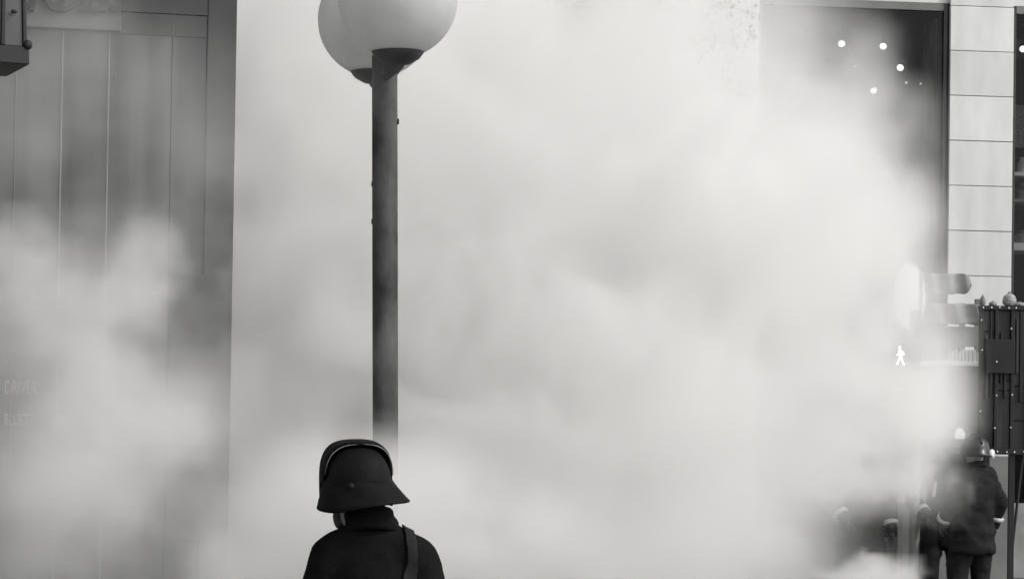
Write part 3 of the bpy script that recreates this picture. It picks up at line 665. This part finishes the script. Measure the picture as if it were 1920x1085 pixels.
# ---------------------------------------------------------------- smoke
def volmat(name, dens, g=.1, c=.992):
    m = bpy.data.materials.new(name); m.use_nodes = True; n = m.node_tree; n.nodes.clear()
    o = n.nodes.new('ShaderNodeOutputMaterial'); v = n.nodes.new('ShaderNodeVolumePrincipled')
    v.inputs['Color'].default_value = (c, c*.995, c*.986, 1); v.inputs['Anisotropy'].default_value = g
    v.inputs['Density'].default_value = dens; v.inputs['Density Attribute'].default_value = 'density'
    n.links.new(v.outputs[0], o.inputs['Volume']); return m
def smoke(name, lo, hi, vox, blobs, dens, label, nscale=.55, warp=.6, edge=.5, seed=0., billow=None, ridge=None):
    """blobs: (centre, radii, strength); billows come from warped noise, evaluated once into a density grid"""
    ng = bpy.data.node_groups.new(name, 'GeometryNodeTree')
    ng.interface.new_socket('Geometry', in_out='OUTPUT', socket_type='NodeSocketGeometry')
    N, L = ng.nodes, ng.links
    def vm(op, a, b=None):
        n = N.new('ShaderNodeVectorMath'); n.operation = op
        for i, x in enumerate((a, b)):
            if x is None: continue
            if hasattr(x, 'is_linked'): L.new(x, n.inputs[i])
            else: n.inputs[i].default_value = x
        return n.outputs['Value'] if op in ('LENGTH', 'DISTANCE') else n.outputs[0]
    def ma(op, a, b=None, clamp=False):
        n = N.new('ShaderNodeMath'); n.operation = op; n.use_clamp = clamp
        for i, x in enumerate((a, b)):
            if x is None: continue
            if hasattr(x, 'is_linked'): L.new(x, n.inputs[i])
            else: n.inputs[i].default_value = x
        return n.outputs[0]
    def ntex(vec, sc_, det, rough=.55):
        n = N.new('ShaderNodeTexNoise'); n.inputs['Scale'].default_value = sc_; n.inputs['Detail'].default_value = det; n.inputs['Roughness'].default_value = rough; L.new(vec, n.inputs['Vector']); return n
    pos = N.new('GeometryNodeInputPosition').outputs[0]
    pos0 = vm('ADD', pos, (seed, seed*.7, seed*1.3))
    w1 = ntex(pos0, nscale, 3).outputs['Color']
    wv = vm('MULTIPLY', vm('SUBTRACT', w1, (.5, .5, .5)), (warp*2, warp*2, warp*2))
    p = vm('ADD', pos, wv)
    tot = None
    for c, r, s_ in blobs:
        d = vm('LENGTH', vm('DIVIDE', vm('SUBTRACT', p, tuple(c)), tuple(r)))
        mr = N.new('ShaderNodeMapRange'); mr.interpolation_type = 'SMOOTHSTEP'; L.new(d, mr.inputs[0])
        for i, x in enumerate((.25, 1.0, s_, 0.)): mr.inputs[1+i].default_value = x
        tot = mr.outputs[0] if tot is None else ma('ADD', tot, mr.outputs[0])
    fb_ = ntex(vm('ADD', pos0, vm('MULTIPLY', wv, (.6, .6, .6))), nscale*2.8, 7, .62).outputs['Fac']
    mr = N.new('ShaderNodeMapRange'); mr.interpolation_type = 'SMOOTHSTEP'; L.new(fb_, mr.inputs[0])
    for i, x in enumerate((.36, .64, 1-edge, 1+edge)): mr.inputs[1+i].default_value = x
    den = ma('MULTIPLY', tot, mr.outputs[0])
    if ridge:
        rd = ma('SUBTRACT', 1., ma('ABSOLUTE', ma('MULTIPLY', ma('SUBTRACT', fb_, .5), 7.)), True)
        den = ma('MULTIPLY', tot, ma('POWER', rd, ridge))
    if billow:
        amp, gain = billow
        den = ma('MULTIPLY', ma('ADD', ma('SUBTRACT', tot, .5), ma('MULTIPLY', ma('SUBTRACT', fb_, .5), amp)), gain, True)
        den = ma('MULTIPLY', den, ma('MULTIPLY', tot, 3., True))
    den = ma('MAXIMUM', ma('SUBTRACT', den, .03), 0.)
    vc = N.new('GeometryNodeVolumeCube'); L.new(den, vc.inputs['Density']); vc.inputs['Min'].default_value = lo; vc.inputs['Max'].default_value = hi
    for i, ax in enumerate('XYZ'): vc.inputs['Resolution '+ax].default_value = max(4, int((hi[i]-lo[i])/vox))
    mt = volmat(name, dens)
    sm_ = N.new('GeometryNodeSetMaterial'); sm_.inputs['Material'].default_value = mt; L.new(vc.outputs[0], sm_.inputs[0])
    go = N.new('NodeGroupOutput'); L.new(sm_.outputs[0], go.inputs[0])
    bm = bmesh.new(); bx(bm, lo[0], hi[0], lo[1], hi[1], lo[2], hi[2]); o = finish(name, bm, mt)
    md = o.modifiers.new('smoke', 'NODES'); md.node_group = ng
    o['kind'] = 'stuff'; o['label'] = label; o['category'] = 'smoke'
    return o
def B(u, v, d, ru, rd, rv, s_): return (P(u, v, d), (ru/F*d, rd, rv/F*d), s_)
NEAR = [B(700, 1010, 10.4, 520, .75, 285, 1.0), B(160, 1010, 10.5, 330, .75, 240, .35), B(1250, 1080, 10.5, 500, .75, 260, .7), B(690, 160, 10.5, 170, .5, 130, .09), B(760, 640, 10.5, 190, .5, 140, .08)]
smoke('smoke', (-3.2, 9.45, 0), (3.0, 11.35, 4.2), .055, NEAR, 2.2, 'low bank of pale smoke between the person and the lamp post', 1.0, .35, .7, 3.)
MID = [
    # in front of the dark shop
    B(150, 640, 13.6, 420, 1.3, 330, .22), B(80, 900, 13.6, 400, 1.3, 330, .5), B(60, 120, 13.6, 380, 1.2, 320, .15), B(330, 210, 13.6, 300, 1.1, 380, .08), B(180, 330, 13.6, 380, 1.1, 190, .15), B(350, 790, 13.7, 210, 1., 170, .4), B(420, 960, 13.4, 130, 1.4, 90, -.3),
    # the big cloud behind the lamp
    B(540, 560, 18, 260, 2.4, 420, .9), B(540, 250, 18, 240, 2.0, 300, .6), B(900, 400, 18.5, 620, 3.0, 600, .8), B(1020, 250, 20.5, 330, 1.8, 300, .7), B(560, 900, 17.5, 420, 2., 240, 1.), B(510, 820, 16.8, 130, 1., 260, 1.4), B(1000, 850, 18.5, 700, 3.2, 460, 1.0), B(1350, 450, 19.5, 420, 2.6, 420, .9), B(640, 150, 19, 400, 3, 420, .45), B(1200, 60, 19, 420, 2.4, 300, .4),
    # thinning out to the right
    B(1560, 470, 20.5, 250, 1.5, 290, .6), B(1570, 880, 21, 240, 1.2, 130, .7), B(1640, 730, 21.5, 200, 1.2, 150, 1.6), B(1590, 770, 20.8, 200, .9, 150, 1.0), B(1740, 690, 22.3, 120, .6, 170, .45), B(1520, 90, 21.5, 200, 1.2, 180, .36), B(1365, 50, 22, 90, .8, 130, .3), B(1600, 300, 21.8, 230, 1.2, 220, .7), B(1700, 440, 22, 150, .8, 170, .55), B(1730, 570, 22, 130, .8, 180, .45), B(1700, 556, 22.4, 90, .5, 120, .4),
]
smoke('smoke', (-5.4, 11.9, 0), (5.6, 23.0, 6.6), .11, MID, 1.6, 'large drifting cloud of pale smoke filling the street behind the lamp', .55, .6, .9, 0.)
LEFT = [B(110, 590, 13.2, 270, .8, 220, 1.), B(270, 500, 13.2, 110, .6, 140, .9), B(140, 850, 13.2, 330, .9, 250, 1.1), B(440, 1080, 12.9, 150, .6, 120, 1.3), B(-20, 470, 13.2, 170, .7, 120, .9), B(350, 790, 13.2, 140, .6, 130, .8), B(70, 740, 13.0, 130, 1.2, 90, -.45)]
smoke('smoke', (-3.9, 12.0, 0), (-.6, 14.4, 3.9), .04, LEFT, 1.7, 'billowing smoke rolling up in front of the dark shop', 1.5, .35, .5, 5., (2.0, 1.6))
RIGHT = [B(1530, 865, 21.5, 180, .8, 115, 1.), B(1680, 880, 21.8, 110, .6, 70, .8), B(1640, 1090, 21.6, 190, .7, 60, 1.), B(1330, 380, 17.5, 330, 1.2, 260, 1.), B(1560, 420, 20.5, 260, .9, 200, 1.), B(1130, 620, 16.5, 300, 1., 200, .9), B(880, 820, 16, 330, 1., 160, .9), B(1280, 50, 21.5, 130, .7, 120, .8), B(1775, 915, 22.2, 55, .35, 50, .7), B(640, 620, 16, 160, .8, 130, .8), B(980, 260, 16.5, 260, .8, 150, .85), B(1670, 620, 22, 110, .6, 110, .72)]
smoke('smoke', (-1.7, 14.8, 0), (4.6, 22.9, 6.2), .055, RIGHT, 3.0, 'curling puffs of bright smoke drifting past the crew and the shop window', 1.1, .45, .5, 9., (2.4, 2.2))
WISP = [B(800, 500, 14.6, 620, .9, 520, 1.), B(1300, 380, 15.0, 460, .9, 420, 1.), B(1250, 850, 15, 560, .9, 330, 1.), B(1650, 760, 15.4, 240, .7, 330, .7), B(560, 950, 14.2, 330, .7, 260, .8)]
smoke('smoke', (-2.3, 13.3, 0), (3.5, 16.3, 4.7), .045, WISP, 1.5, 'thin torn wisps of smoke trailing behind the lamp post', .75, .5, .5, 21., None, 1.6)
